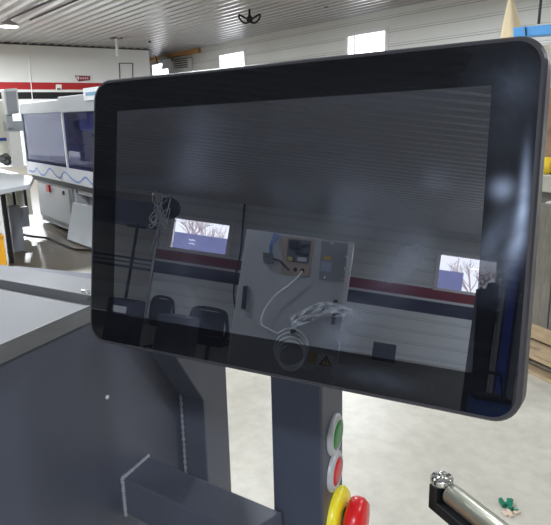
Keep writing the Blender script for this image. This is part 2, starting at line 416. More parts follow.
# column body with an overhanging head, standing out from the panel
e205 = ray(205, 440)
lo_off, hi_off = 0.0, .4
OFFC = 0
for _ in range(40):
    OFFC = (lo_off + hi_off) / 2
    q = P(s_end, .7, OFFC); d = W @ (q - EYE); px = d.x / d.z * FPX + CX
    if px < 205: lo_off = OFFC
    else: hi_off = OFFC
q1 = pan(183, 393); q2 = pan(155, 352)
sl = (q2.z - q1.z) / (ps(q2) - ps(q1))
s_head = ps(q2) - .10
s_far = ps(onv(228.5, 420, A0 + PN * OFFC, PN))
zh = q1.z + sl * (s_head - s_end)
prof = [(s_end, 0), (s_end, q1.z), (s_head, zh), (s_head, zh + .06), (s_far, zh + .08), (s_far, 0)]
m_bodylit = m_body
MB().prism([P(a, b, -.02) for a, b in prof], PN * (OFFC + .02)).build('column', m_body, mach, bevel=.004)
wb = MB(); 
for zz in range(26):
    z = .3 + zz * .02
    wb.lathe(P(s_end - .001, z, .003) , (0, 0, 1), [(.001, -.012), (.006 + .001 * (zz % 2), 0), (.001, .014)], 8)
wb.build('weld_seam', mat('grey weld bead', (140, 144, 154), .45, .2), mach)

# welded square tube that runs to the button post
c1 = pan(122, 479); c2 = pan(147, 455); ZB = (c1.z + c2.z) / 2
HB = abs(c1.z - pan(124, 516).z)
t_far = at(198, 513, 2, ZB); t_far2 = at(260, 501, 2, ZB)
TB = (t_far - c1); TB.z = 0; TB.normalize()
c1 = V3((c1.x, c1.y, ZB)); c2 = V3((c2.x, c2.y, ZB))
pc = at(273.5, 507, 2, ZB)                            # near left corner of the post
post_depth_dir = PD
PX = V3((PD.y, -PD.x, 0)); PX = PN                   # width direction of the post face
Ltube = (pc - c2).dot(TB) + .03
post = thing('button_post', V3((pc.x, pc.y, 0)), 'dark blue grey square post under the touchscreen with green, red and emergency buttons', 'post')
m_post = mat('dark slate enamelled steel', (62, 68, 84), .45, 0, .5, .04, 6)
face_n = V3((TB.y, -TB.x, 0)); 
if (EYE - pc).dot(face_n) < 0: face_n = -face_n
pr = onv(322, 430, pc, face_n); WP = (withz(pr, 0) - withz(pc, 0)).length
pw = (withz(pr, 0) - withz(pc, 0)).normalized()
# side face recedes along PD until x = 343
sn = V3((PD.y, -PD.x, 0))
prb = onv(343, 430, withz(pr, 1), sn); DP = max(.05, (withz(prb, 0) - withz(pr, 0)).dot(PD))
base = withz(pc, 0)
ztop = 1.42
MB().frame_box(base, pw * WP, PD * DP, (0, 0, ztop)).build('post', m_post, post, bevel=.006)
MB().frame_box(base - pw * .06 - PD * .04, pw * (WP + .12), PD * (DP + .08), (0, 0, .012)).build('foot_plate', m_post, post, bevel=.003)
mid = base + pw * WP / 2 + PD * DP / 2
bc = scr(.8, .55, -.05)
MB().tube([withz(mid, bc.z), bc - TN * .02], .035, 4).build('mounting_arm', m_blk, scrn)
MB().prism([scr(.6, .4, -.052), scr(1.0, .4, -.052), scr(1.0, .75, -.052), scr(.6, .75, -.052)], -TN * .012).build('mounting_plate', m_blk, scrn)
MB().prism([c1, c2, c2 + TB * Ltube, c1 + TB * ((pc - c1).dot(TB) + .0)], (0, 0, -HB)).build('cross_tube', m_body, mach, bevel=.004)
wb = MB()
for a, b in ((c1, c2), (c1, c1 - V3((0, 0, HB)))):
    L = (b - a).length; k = int(L / .009)
    for i in range(k + 1):
        p = a.lerp(b, i / k) + PN * .003
        wb.lathe(p - PD * .001, (b - a).normalized(), [(.002, -.008), (.0075 + .0012 * math.sin(i * 2.1), 0), (.002, .008)], 8)
wb.build('weld_bead', mat('grey weld bead', (140, 144, 154), .45, .2), mach)
# buttons on the receding side
def side(x, y): return onv(x, y, withz(pr, 1) , sn)
SN = sn if sn.dot(pw) > 0 else -sn
m_ring = mat('light grey button ring', (176, 178, 184), .35, .1)
def pushbutton(name, y, col, r, label):
    p = side(333.5, y)
    o = MB().lathe(p, SN, [(r, 0), (r, .006), (r * .86, .011), (r * .72, .012), (r * .70, .006)]).build('button_ring', m_ring, post)
    MB().lathe(p + SN * .004, SN, [(r * .70, 0), (r * .68, .007), (r * .3, .009), (.001, .0095)]).build('button_cap', mat(name, col, .3), o, label=label)
r1 = (side(333.5, 414) - side(333.5, 452)).length / 2
pushbutton('green lens', 434, (20, 130, 50), r1, 'green push button cap')
pushbutton('red lens', 470.5, (196, 24, 44), r1, 'red push button cap')
p = side(335.5, 516); re = r1 * 1.5
m_yel = mat('yellow plastic', (238, 222, 50), .35); m_red = mat('red mushroom plastic', (214, 28, 34), .3)
o = MB().lathe(p, SN, [(re, 0), (re, .012), (re * .9, .02), (re * .5, .022)]).build('emergency_stop_base', m_yel, post)
MB().lathe(p + SN * .018, SN, [(re * .36, 0), (re * .36, .012)]).build('stop_neck', mat('dark green collar', (40, 70, 44), .5), o)
MB().lathe(p + SN * .03, SN, [(re * .50, 0), (re * .74, .006), (re * .80, .016), (re * .78, .032), (re * .66, .044), (.001, .049)]).build('mushroom_head', m_red, o)

# ---------------------------------------------------------------- clamp arm in the lower right
HZ = .86
g0 = at(450, 493, 2, HZ); g1 = at(492, 526, 2, HZ); gd = (g1 - g0).normalized()
gs = V3((gd.y, -gd.x, 0)); 
if (EYE - g0).dot(gs) < 0: gs = -gs
gpx = (W @ (g0 - EYE)).z / FPX                       # metres per pixel there
arm = thing('stop_arm', withz(g0 + gd * .42, 0), 'black arm with a brushed steel tube and knurled round knob, bottom right', 'machine arm')
m_blk2 = mat('black powder coat', (24, 25, 27), .45)
m_tube = mat('brushed steel tube', (172, 174, 160), .3, .75, .5, .06, 20)
rt = 10.5 * gpx
MB().lathe(g0 - gd * .001, gd, [(rt * .80, 0), (rt, .004), (rt, .5)], 28).build('steel_tube', m_tube, arm)
bk = MB(); o_ = g0 + gs * rt * .4
bk.frame_box(g0 - gd * .037 * 1.0 - gs * rt * .8 + V3((0, 0, rt * .35)), gd * .022, gs * rt * 1.9, V3((0, 0, -rt * 2.6)))
bk.frame_box(g0 - gd * .037 - gs * rt * .8 + V3((0, 0, -rt * 2.3)), gd * .53, gs * rt * 1.9, V3((0, 0, rt * 1.1)))
bk.frame_box(g0 - gd * .037 - gs * rt * .8 + V3((0, 0, rt * .35)), gd * .04, gs * rt * .5, V3((0, 0, -rt * 2.6)))
bk.build('bracket', m_blk2, arm, bevel=.002)
kc = g0 - gd * .022 + gs * rt * .15 + V3((0, 0, rt * .35))
kn = MB(); kr = rt * 1.05
kn.lathe(kc, (0, 0, 1), [(kr * .55, 0), (kr * .55, .003), (kr * .98, .004), (kr, .008), (kr, .017), (kr * .9, .02), (kr * .35, .02), (kr * .35, .026), (kr * .3, .029), (.001, .03)], 20)
for i in range(18):
    a = 2 * PI * i / 18; kn.lathe(kc + V3((math.cos(a) * kr, math.sin(a) * kr, .006)), (0, 0, 1), [(.0012, 0), (.0012, .011)], 6)
kn.build('knurled_knob', mat('polished chrome', (222, 222, 220), .12, 1), arm)
pe = g0 + gd * .44
MB().frame_box(withz(pe - V3((.025, .025, 0)), 0), (.05, 0, 0), (0, .05, 0), (0, 0, HZ - rt * 1.2)).build('arm_post', m_blk2, arm, bevel=.003)
MB().frame_box(withz(pe - V3((.12, .12, 0)), 0), (.24, 0, 0), (0, .24, 0), (0, 0, .012)).build('arm_foot', m_blk2, arm, bevel=.003)

# scrap on the floor
d0 = at(508, 510, 2, 0); b = MB(); rnd = random.Random(3)
for i in range(7):
    p = d0 + V3((rnd.uniform(-.022, .022), rnd.uniform(-.022, .022), 0)); a = rnd.uniform(0, PI)
    b.frame_box(p + V3((0, 0, .0)), V3((math.cos(a), math.sin(a), .3)) * .03, V3((-math.sin(a), math.cos(a), 0)) * .014, (0, 0, .004 + .003 * i))
scrap = tag(b.build('plastic_scrap', mat('green plastic', (20, 110, 84), .4)), 'small crumpled scrap of green plastic lying on the pale floor', 'scrap')
b = MB()
for i in range(5):
    p = d0 + V3((.03 + rnd.uniform(-.016, .016), -.02 + rnd.uniform(-.016, .016), 0)); a = rnd.uniform(0, PI)
    b.frame_box(p, V3((math.cos(a), math.sin(a), .1)) * .026, V3((-math.sin(a), math.cos(a), 0)) * .016, (0, 0, .008))
tag(b.build('paper_scrap', mat('crumpled paper', (196, 178, 160), .8)), 'tiny crumpled paper bit touching the green plastic scrap', 'scrap')

# ================================================================= FAR LEFT: BLUE WINDOWED MACHINE
m_mgrey = mat('light grey machine enamel', (150, 154, 158), .42, var=.03, scale=2)
m_mwhite = mat('off white enamel', (196, 200, 206), .4)
m_mdark = mat('dark machine grey', (40, 42, 46), .6)  # one even dark grey for rails, legs, poles and small fittings
m_tint = glass_mat('blue tinted guard', (.30, .34, .66, 1), .12, .03, (90, 98, 170), .05)
YM = 2.65
eb = thing('guarded_machine', (-7.5, 3.2, 0), 'long light grey machine with blue tinted guard windows and a blue wave stripe', 'machine')
XL, XR = -10.15, -4.6
MB().box(XL + .05, XR, YM + .25, YM + 1.25, .3, .80).box(XL + .05, XR, YM + .9, YM + 1.3, .8, 1.75).build('body', m_mgrey, eb, bevel=.015)
MB().box(XL, -8.18, YM, YM + .9, 1.71, 1.87).build('left_hood_top', m_mgrey, eb, bevel=.01)
MB().box(-8.17, XR, YM - .03, YM + .9, 1.70, 1.90).build('right_hood_top', m_mgrey, eb, bevel=.01)
MB().box(XL, XL + .04, YM + .06, YM + 1.25, .8, 1.71).build('end_panel', mat('slate inner lining', (104, 108, 124), .5), eb)
MB().box(XL + .05, XR, YM + .84, YM + .89, .8, 1.70).build('inner_back', mat('slate inner lining', (104, 108, 124), .5), eb)
b = MB(); b.box(XL, XR, YM, YM + .06, .78, .98)
for xx in (XL, -8.2, -6.2, XR - .06): b.box(xx, xx + .05, YM, YM + .05, .95, 1.75)
b.build('guard_frame', m_mwhite, eb, bevel=.004)
MB().box(XL + .06, -8.2, YM + .015, YM + .025, .97, 1.74).build('guard_window', m_tint, eb)
MB().box(-8.14, -6.2, YM + .015, YM + .025, .97, 1.74).build('guard_window', m_tint, eb)
MB().box(-6.14, XR - .06, YM + .015, YM + .025, .97, 1.74).build('guard_window', m_tint, eb)
b = MB(); b.prism([(-8.1, YM + .2, 1.69), (-6.3, YM + .2, 1.69), (-6.3, YM + .2, 1.62), (-7.1, YM + .2, 1.58), (-7.7, YM + .2, 1.46), (-8.1, YM + .2, 1.47)], (0, .05, 0))
b.build('inner_baffle', m_mwhite, eb)
b = MB()
m_cast = mat('grey blue castings', (96, 100, 118), .5, .2)
MB().box(-9.95, -9.1, YM + .3, YM + .8, .98, 1.62).build('drive_housing', m_cast, eb, bevel=.05)
MB().box(-9.0, -8.35, YM + .35, YM + .8, .98, 1.25).build('feed_unit', m_cast, eb, bevel=.02)
for k in range(6): MB().lathe((-7.9 + k * .28, YM + .5, 1.0), (0, 0, 1), [(.1, 0), (.1, .22), (.05, .3), (.05, .42)], 14).build('tool_spindle', m_cast, eb)
MB().lathe((-8.8, YM + .25, 1.3), (1, 0, .1), [(.035, 0), (.035, .5)], 10).box(-8.9, -8.2, YM + .2, YM + .26, 1.12, 1.18).build('orange_hose', mat('orange rubber', (200, 110, 80), .6), eb)
# wave stripe
b = MB(); wp = [(XL + .1, .84), (-9.75, .84), (-9.6, .90), (-9.4, .82), (-9.2, .83), (-8.95, .93), (-8.7, .85), (-8.5, .83), (-8.3, .92), (-8.0, .84), (-7.75, .82), (-7.5, .90), (-7.25, .83), (-6.9, .88), (-6.4, .83), (XR, .86)]
path = smooth_path([V3((x, YM - .003, z - .0)) for x, z in wp], 6)
top_ = [p + V3((0, 0, .014)) for p in path]; bot_ = [p - V3((0, 0, .014)) for p in path]
nn = len(path); b.add(top_ + bot_, [(i, i + 1, nn + i + 1, nn + i) for i in range(nn - 1)])
b.build('wave_stripe', mat('blue stripe paint', (112, 142, 196), .5), eb)
# lower cabinet with red switch
MB().box(XL + .1, XR, YM + .04, YM + .3, .70, .78).build('dark_rail', m_mdark, eb)
cbn = MB().box(-9.98, -8.32, YM + .08, YM + .3, .12, .69).build('lower_cabinet', m_mgrey, eb, bevel=.01)
MB().box(-9.88, -8.42, YM + .06, YM + .081, .16, .66).build('cabinet_door', mat('door enamel', (172, 176, 180), .4), cbn, bevel=.004)
MB().box(-9.35, -9.22, YM + .03, YM + .062, .56, .66).build('red_switch', mat('red switch', (190, 30, 40), .4), cbn)
MB().lathe((-8.62, YM + .063, .6), (0, -1, 0), [(.03, 0), (.03, .02)], 12).build('door_lock', m_blk, cbn)
MB().box(-8.32, XR, YM + .12, YM + .3, .62, .7).box(-8.32, -8.22, YM + .1, YM + .25, .05, .7).build('frame_rail', m_mwhite, eb, bevel=.005)
for xx in (-9.9, -8.6, -6.6, -5.0): MB().lathe((xx, YM + .35, 0), (0, 0, 1), [(.07, 0), (.07, .03), (.03, .04), (.03, .32)], 14).build('leg', m_mdark, eb)
MB().box(-9.98, -8.25, YM + .1, YM + .9, .05, .13).build('plinth', mat('plinth grey', (130, 134, 140), .5), eb)
for (x, y, z0, z1) in ():
    pass
# small label box on top of the hood
pq = at(84.5, 88.5, 1, YM - .04); pr_ = at(104, 99, 1, YM - .04)
MB().box(pq.x, pr_.x, YM - .06, YM - .03, pr_.z, pq.z).build('name_plate', mat('white plate', (236, 240, 244), .4), eb)
MB().box(pq.x + .08, pr_.x - .1, YM - .066, YM - .059, (pq.z + pr_.z) / 2 - .02, (pq.z + pr_.z) / 2 + .02).build('plate_lettering', mat('plate blue', (90, 150, 190), .4), eb)

# grey panel leaning against it
a = at(69, 243, 2, 0); b_ = at(95, 249, 2, 0); c_ = at(95, 205, 1, YM - .02); d_ = at(75, 204, 1, YM - .02)
a = at(68.5, 240, 2, 0); b_ = at(99, 251, 2, 0); d_ = at(74.5, 203, 1, a.y + .16); c_ = at(99, 208, 1, b_.y + .16)
tag(MB().prism([a, b_, c_, d_], (0, -.02, .015)).build('sheet_panel', mat('leaning sheet', (176, 182, 188), .35, .2), bevel=.003), 'light grey metal sheet leaning against the lower frame of the blue windowed machine', 'panel')
# black cable on the floor
pts = [at(x, y, 2, .012) for x, y in ((18, 233), (32, 236), (48, 238), (62, 244), (75, 249), (90, 250), (110, 254))]
tag(MB().tube(smooth_path(pts, 6), .012, 8).build('power_cable', m_blk), 'black power cable snaking over the floor before the blue windowed machine', 'cable')

# ---------------------------------------------------------------- cream machine at the left edge
m_cream = mat('cream enamel', (232, 230, 214), .45)
YC = 2.2
XC = -8.7
def lf(x, y, yy=YC): return at(x, y, 0, XC - (yy - YC))
def lbox(b, x0, x1, y0, y1, dep=.3, yy=YC):
    X = XC - (yy - YC)
    p = lf(x0, (y0 + y1) / 2, yy); q = lf(x1, (y0 + y1) / 2, yy); t = lf((x0 + x1) / 2, y0, yy); u = lf((x0 + x1) / 2, y1, yy)
    return b.box(X - dep, X, p.y, q.y, u.z, t.z)
cm = thing('panel_saw', V3((XC - .3, lf(5, 180).y, 0)), 'cream and grey machine at the far left with a tilted grey control head', 'machine')
b = MB(); p0 = lf(-60, 100); lbox(b, -60, 11, 101, 158, .6, YC + .3); b.build('cream_body', m_cream, cm, bevel=.02)
b = MB(); lbox(b, -60, 10.5, 139, 142, .01, YC + .285); b.build('blue_line', mat('navy line', (60, 84, 160), .5), cm)
b = MB(); lbox(b, 11, 22, 128, 166, .2); b.build('upright', mat('pale enamel', (214, 212, 206), .45), cm, bevel=.01)
b = MB(); lbox(b, 7, 24, 121, 131, .2, YC - .02); b.build('cross_piece', m_mgrey, cm, bevel=.01)
hd = MB(); q = [lf(3.5, 89, YC - .1), lf(17.5, 88, YC - .1), lf(19.5, 113, YC - .1), lf(7, 115, YC - .1)]
hd.prism(q, (-.16, 0, 0)); hd_o = hd.build('control_head', mat('head frame', (196, 198, 194), .4), cm, bevel=.01)
q = [lf(5.5, 91.5, YC - .105), lf(15.5, 91, YC - .105), lf(17.5, 112, YC - .105), lf(8, 113, YC - .105)]
MB().prism(q, (.02, 0, 0)).build('control_screen', mat('grey head face', (136, 140, 144), .35), hd_o)
b = MB(); lbox(b, 7, 13, 114, 128, .05, YC - .06); b.build('head_stem', m_mgrey, cm)
# cog cluster
b = MB()
for (x, y, r) in ((3, 159, .06), (6.5, 161.5, .055), (5.5, 156, .04), (8.5, 158, .03)):
    p = lf(x, y, YC - .02); b.lathe(p, (1, 0, 0), [(r, 0), (r, .04), (r * .6, .05), (r * .3, .09), (.001, .09)], 14)
b.build('hand_wheels', mat('worn dark steel', (110, 112, 110), .35, .7), cm)
# table: pale slab seen nearly edge on
tA = at(0, 168.5, 2, .92); tB = at(34, 177, 2, .92); tC = at(30, 184, 2, .92); tD = at(0, 190, 2, .92)
ext = (tA - tB)
MB().prism([tB, tC, tC + (tD - tC) * 4, tB + (tA - tB) * 4][::1], (0, 0, -.05)).build('side_table', mat('pale table', (196, 200, 204), .4), cm, bevel=.005)
m_lgrey = mat('mid grey legs', (140, 144, 152), .45, .1)
def gbox(x0, x1, y0, y1, yy, dep, m, nm):
    b = MB()
    lbox(b, x0, x1, y0, y1, dep, yy); return b.build(nm, m, cm, bevel=.006)
gbox(7, 14, 194, 208, YC - .4, .2, m_cream, 'gear_box')
gbox(16, 24, 186, 207, YC - .3, .2, m_cream, 'cream_bracket')
gbox(27, 31, 178, 215, YC + .1, .1, m_cream, 'table_leg')
gbox(20, 29, 207, 227, YC + .1, .2, m_lgrey, 'lower_box')
p0 = at(8.5, 207, 0, -7.9); p1 = at(20, 207, 0, -7.9)
MB().box(-8.05, -7.9, p0.y, p1.y, 0, p0.z).build('table_leg', m_lgrey, cm, bevel=.006)
p0 = at(1, 195, 0, -7.3); p1 = at(5.5, 195, 0, -7.3)
MB().box(-7.36, -7.3, p0.y, p1.y, 0, .87).build('table_leg', m_blk, cm, bevel=.004)
for (x0, x1, y0, y1, yy) in ((13, 15.5, 188, 206, YC - .41), (24, 27, 190, 206, YC - .1), (8, 16, 183, 186, YC - .5), (22, 29, 178, 181, YC)):
    b = MB(); lbox(b, x0, x1, y0, y1, .04, yy); b.build('dark_fitting', m_mdark, cm)
# orange bin
p = at(-6, 262, 2, 0); p = V3((-6.35, 1.05, 0))
ob = thing('storage_bin', p, 'small yellow orange bin standing at the left edge behind the metal table', 'bin')
q = [at(-16, 240, 0, -6.9), at(4.2, 240, 0, -6.9)]
ob.location = V3((-7.0, (q[0].y + q[1].y) / 2, 0))
MB().box(-7.2, -6.9, q[0].y, q[1].y, 0, q[0].z).build('bin_body', mat('orange plastic', (240, 170, 40), .4), ob, bevel=.01)
MB().box(-7.21, -6.89, q[0].y - .01, q[1].y + .01, q[0].z, q[0].z + .02).build('bin_rim', mat('orange plastic', (240, 170, 40), .4), ob)

# ---------------------------------------------------------------- things on and by the end wall
def ew(x, y, off=0): return at(x, y, 0, XE + off)
def wall_plate(name, px, m, th=.03, label=None, cat=None, group=None, parent=None, off=0.0):
    b = MB().prism([ew(*p, off) for p in px], (th, 0, 0)); o = b.build(name, m, parent)
    return tag(o, label, cat, group) if cat else o
m_sred = mat('sign red', (170, 40, 56), .5)
sg = thing('wall_sign', ew(83, 81), 'small red arrow shaped sign with pale lettering on the end wall above the red stripe', 'sign')
b = MB().prism([ew(*p, 0) for p in ((74.5, 75.5), (90, 76), (89.8, 80.2), (78.5, 81.5))], (.03, 0, 0)); b.build('sign_board', mat('sign dark red', (120, 30, 44), .5), sg)
b = MB()
for x in (81, 83.2, 85.4, 87.6): b.prism([ew(*p, .045) for p in ((x - .8, 77.2), (x + .7, 77.2), (x + .7, 79.3), (x - .8, 79.3))], (.01, 0, 0))
b.build('sign_lettering', mat('sign pale', (220, 170, 176), .5), sg)
b = MB().prism([ew(*p, .045) for p in ((75.8, 76.3), (79.2, 76.8), (78.8, 80.2))], (.01, 0, 0)); b.build('sign_arrow', mat('sign white', (235, 225, 225), .5), sg)
ns = thing('notice_card', ew(58.5, 91), 'small white notice card fixed across the red stripe of the end wall', 'notice')
MB().prism([ew(*p, 0) for p in ((55.8, 84.5), (61.5, 84.5), (61.3, 91.3), (55.8, 91.3))], (.02, 0, 0)).build('card', mat('card white', (236, 238, 232), .6), ns)
MB().prism([ew(*p, .031) for p in ((57, 88), (60.5, 88), (60.5, 90), (57, 90))], (.01, 0, 0)).build('card_print', mat('card grey', (110, 120, 110), .6), ns)
b = MB(); fr = [(119.3, 63.3), (132.8, 63.3), (132.8, 84), (120.2, 84)]
for i, j in ((0, 1), (1, 2), (3, 0)):
    b.tube([ew(*fr[i], .02), ew(*fr[j], .02)], .022, 4)
tag(b.build('pipe_frame', mat('dark frame', (90, 84, 80), .5)), 'thin dark rectangular outline frame on the white end wall above the touchscreen', 'frame')
tag(MB().tube([ew(27.5, 43, .02), ew(29.5, 65, .02), ew(32.5, 101, .02), ew(34, 130, .02)], .018, 6).build('wall_conduit', m_trimwhite), 'thin white conduit running down the end wall across both stripes', 'conduit')
# white pipe stub hanging from the ceiling
p = at(116, 38.5, 2, HC - .05); st = thing('vent_pipe', withz(p, HC - .6), 'short white pipe hanging from the ceiling near the end wall', 'pipe')
MB().lathe(withz(p, HC - .62), (0, 0, 1), [(.05, 0), (.05, .58)], 12).build('pipe', m_trimwhite, st)
MB().lathe(withz(p, HC - .06), (0, 0, 1), [(.22, 0), (.22, .03)], 16).build('ceiling_flange', mat('flange grey', (90, 92, 92), .5), st)
# timber header, louvre and hopper in the far corner of the long wall
def lw(x, y, off=0): return at(x, y, 1, YL - off)
tag(MB().box(lw(152, 50).x, lw(201, 48).x, YL - .16, YL - .02, HC - .22, HC - .062).build('timber_header', mat('raw pine', (196, 150, 92), .7, var=.15, scale=4)), 'raw timber beam under the ceiling above the louvred wall vent', 'beam')
lv = thing('louvre_vent', lw(184, 70, .1), 'square louvred wall vent with dark slats below the timber beam', 'vent')
q = [(174.5, 58), (190.5, 56), (190.8, 67), (174.5, 68.5)]
MB().prism([lw(*p, .02) for p in q], (0, -.03, 0)).build('vent_back', m_mdark, lv)
for k in range(5):
    t0 = k / 5; y0 = 58 + (69 - 58) * t0; y1 = 56 + (67 - 56) * t0
    MB().prism([lw(*p, .08) for p in ((174.5, y0), (190.5, y1), (190.5, y1 + 1.0), (174.5, y0 + 1.0))], (0, -.04, 0)).build('slat', mat('slat white', (214, 214, 208), .5), lv)
for xx in (173.4, 190): MB().prism([lw(*p, .05) for p in ((xx, 58), (xx + 1.8, 58), (xx + 1.8, 69), (xx, 69))], (0, -.12, 0)).build('side_frame', mat('slat white', (214, 214, 208), .5), lv)
hp = thing('sheet_metal_hood', lw(168, 72, .4), 'bent galvanised sheet hood beside the louvred vent in the far corner', 'hood')
b = MB(); a_ = [lw(*p, .6) for p in ((163.5, 60), (170.5, 58.5), (173.5, 68), (162, 69.5))]; c_ = [lw(*p, .2) for p in ((164, 57.5), (172.5, 57), (174, 61), (166, 62))]
b.prism(a_, (0, -.03, 0)); b.build('hood_lip', mat('bright galvanised', (236, 238, 238), .35, .3), hp)
MB().prism(c_, (0, -.25, 0)).build('hood_back', mat('dull galvanised', (170, 172, 168), .4, .5), hp)
tag(MB().tube(smooth_path([lw(*p, .4) for p in ((154, 55.5), (156, 57), (156.5, 60), (158, 64))], 5), .03, 6).build('hanging_hose', m_blk), 'short dark hose hanging below the timber beam in the far corner', 'hose')
# small black butterfly-shaped ceiling fixture
p = at(249.5, 13.5, 2, HC - .15)
cf = thing('ceiling_fan', withz(p, HC - .3), 'small black ceiling unit with two looped wings under the ribbed ceiling', 'ceiling fixture')
MB().lathe(withz(p, HC - .42), (0, 0, 1), [(.05, .04), (.08, .08), (.08, .16), (.03, .24), (.03, .42)], 14).build('hub', m_blk, cf)
ax = V3((W[0][0], W[0][1], 0)).normalized()
for sgn in (-1, 1):
    pts = [withz(p, HC - .3) + ax * sgn * a + V3((0, 0, b)) for a, b in ((.04, 0), (.12, .05), (.26, .12), (.27, .06), (.2, -.04), (.12, -.08), (.04, -.07))]
    MB().tube(smooth_path(pts, 5), .025, 8).build('wing', m_blk, cf)
for (x, y) in ((326, 5.5), (150, 41)):
    p = at(x, y, 2, HC - .02)
    tag(MB().lathe(withz(p, HC - .07), (0, 0, 1), [(.03, 0), (.06, .02), (.06, .06)], 12).build('ceiling_sensor', m_blk), ['tiny dark round fitting on the ceiling ribs right of the black winged unit', 'tiny dark round fitting on the ceiling above the far corner'][0 if x > 200 else 1], 'sensor')
for k, ((xa, ya), (xb, yb)) in enumerate((((5, 21), (57, -2)), ((30, 20), (84, -3)))):
    pa = at(xa, ya, 2, HC - .07); pb = at(xb, yb, 2, HC - .07)
    tag(MB().tube([pa, pb + (pb - pa)], .022, 6).build('ceiling_conduit', m_mdark), ['dark straight conduit under the ceiling, nearer the bright lamp', 'thinner dark conduit under the ceiling, further right of the bright lamp'][k], 'conduit')

# ================================================================= RIGHT EDGE
m_wood = mat('weathered pallet wood', (168, 148, 120), .75, 0, .3, .2, 5, .1, aniso=(1, 6, 6))
m_greyw = mat('weathered grey board', (112, 107, 100), .8, 0, .3, .28, 7, .2, aniso=(8, 8, 1))
E0 = at(524, 373, 2, 0); E1 = at(553, 387, 2, 0); ed = (E1 - E0).normalized()
en = V3((-ed.y, ed.x, 0)); 
if (E0 - EYE).dot(en) < 0: en = -en
E0 = E0 - ed * .3
pal = thing('wooden_pallet', E0 + ed * .6 + en * .4, 'weathered wooden pallet on the floor under the grey crate at the right edge', 'pallet')
for k in range(3):
    MB().frame_box(E0 + en * (.02 + k * .42), ed * 1.4, en * .1, (0, 0, .022)).build('bottom_board', m_wood, pal, bevel=.003)
for k in range(3):
    MB().frame_box(E0 + ed * (.0 + k * .65) + V3((0, 0, .022)), ed * .1, en * .96, (0, 0, .09)).build('stringer', m_wood, pal, bevel=.003)
for k in range(7):
    MB().frame_box(E0 + en * (.0 + k * .14) + V3((0, 0, .112)), ed * 1.4, en * .1, (0, 0, .02)).build('deck_board', m_wood, pal, bevel=.003)
zc = .134
cr = thing('weathered_crate', E0 + ed * .6 + en * .5 + V3((0, 0, zc)), 'tall weathered grey board crate standing on the pallet at the right edge', 'crate')
for k in range(6):
    MB().frame_box(E0 + ed * (.06 + k * .2) + en * .22 + V3((0, 0, zc)), ed * .19, en * .03, (0, 0, .90)).build('upright_board', m_greyw, cr, bevel=.004)
MB().frame_box(E0 + ed * .06 + en * .25 + V3((0, 0, zc)), ed * 1.2, en * .6, (0, 0, .86)).build('crate_core', m_greyw, cr, bevel=.004)
MB().frame_box(E0 + ed * .04 + en * .19 + V3((0, 0, zc + .02)), ed * 1.24, en * .03, (0, 0, .09)).build('batten', m_wood, cr, bevel=.004)
MB().frame_box(E0 + ed * .64 + en * .212 + V3((0, 0, zc + .3)), ed * .3, en * .01, (0, 0, .14)).build('hand_hole', m_mdark, cr)
b_ = E0 + ed * .05 - en * .03 + V3((0, 0, .135))
tag(MB().frame_box(E0 + ed * .35 + en * .02 + V3((0, 0, .133)), ed * .8 + V3((0, 0, .0)), en * .11, (0, 0, .03)).build('loose_plank', m_wood, bevel=.003), 'loose raw plank lying on the pallet deck before the grey crate', 'plank')
# grey conduit bundle on the crate
zt2 = zc + .86
b = MB()
for k in range(4): b.tube(smooth_path([E0 + ed * .1 + en * (.3 + .05 * k) + V3((0, 0, zt2 + .02)), E0 + ed * .45 + en * (.3 + .05 * k) + V3((0, 0, zt2 + .12)), E0 + ed * .9 + en * (.3 + .05 * k) + V3((0, 0, zt2 + .03))], 8), .02, 8)
tag(b.build('flexible_ducts', mat('dull aluminium duct', (170, 168, 166), .35, .7)), 'bunch of bent silver grey ducts lying on top of the weathered crate', 'duct')

# stacked machine behind with yellow motor, blue beam, cream dust bag
def rp(x, y, yy=4.0): return at(x, y, 1, yy)
def rbox(b, x0, x1, y0, y1, dep, yy=4.2, toz=None):
    p = rp(x0, (y0 + y1) / 2, yy); q = rp(x1, (y0 + y1) / 2, yy); t = rp((x0 + x1) / 2, y0, yy); u = rp((x0 + x1) / 2, y1, yy)
    return b.box(min(p.x, q.x), max(p.x, q.x), yy, yy + dep, u.z if toz is None else toz, t.z)
dc = thing('dust_collector', V3((-2.0, 5.0, 0)), 'dust collector with pointed cream filter bag, blue beam and yellow motor at right', 'machine')
b = MB(); rbox(b, 526, 640, 177, 196, .7, 4.35); b.build('deck', mat('dull steel deck', (176, 172, 160), .5, .3, var=.1), dc, bevel=.01)
b = MB(); rbox(b, 528, 640, 190, 230, .6, 4.45, 0); b.build('stand', mat('dull stand grey', (110, 108, 104), .6, var=.1), dc, bevel=.01)
b = MB(); rbox(b, 539, 640, 86, 178, .5, 4.6); b.build('rusty_body', mat('brown packed timber', (136, 112, 92), .8, 0, .3, .35, 6, .3), dc, bevel=.02)
b = MB(); p = rp(541, 166, 4.4); b.lathe(p, (1, 0, 0), [(.05, -.03), (.07, 0), (.07, .07), (.05, .09)], 16); b.build('yellow_motor', mat('yellow motor paint', (230, 196, 50), .45), dc)
b = MB(); rbox(b, 537, 560, 172, 180, .15, 4.38); b.build('motor_foot', m_mdark, dc)
b = MB(); rbox(b, 536, 640, 40, 90, .4, 4.7); b.build('pale_hopper', mat('pale hopper paint', (190, 184, 172), .6, var=.12), dc, bevel=.02)
p = rp(508, 40, 4.5); q = rp(503, -12, 4.5); t1 = rp(494, 40, 4.5); t2 = rp(523, 30, 4.5)
rr = (t2.x - t1.x) / 2 * 1.1; bc_ = (t1 + t2) / 2
b = MB(); rings = []
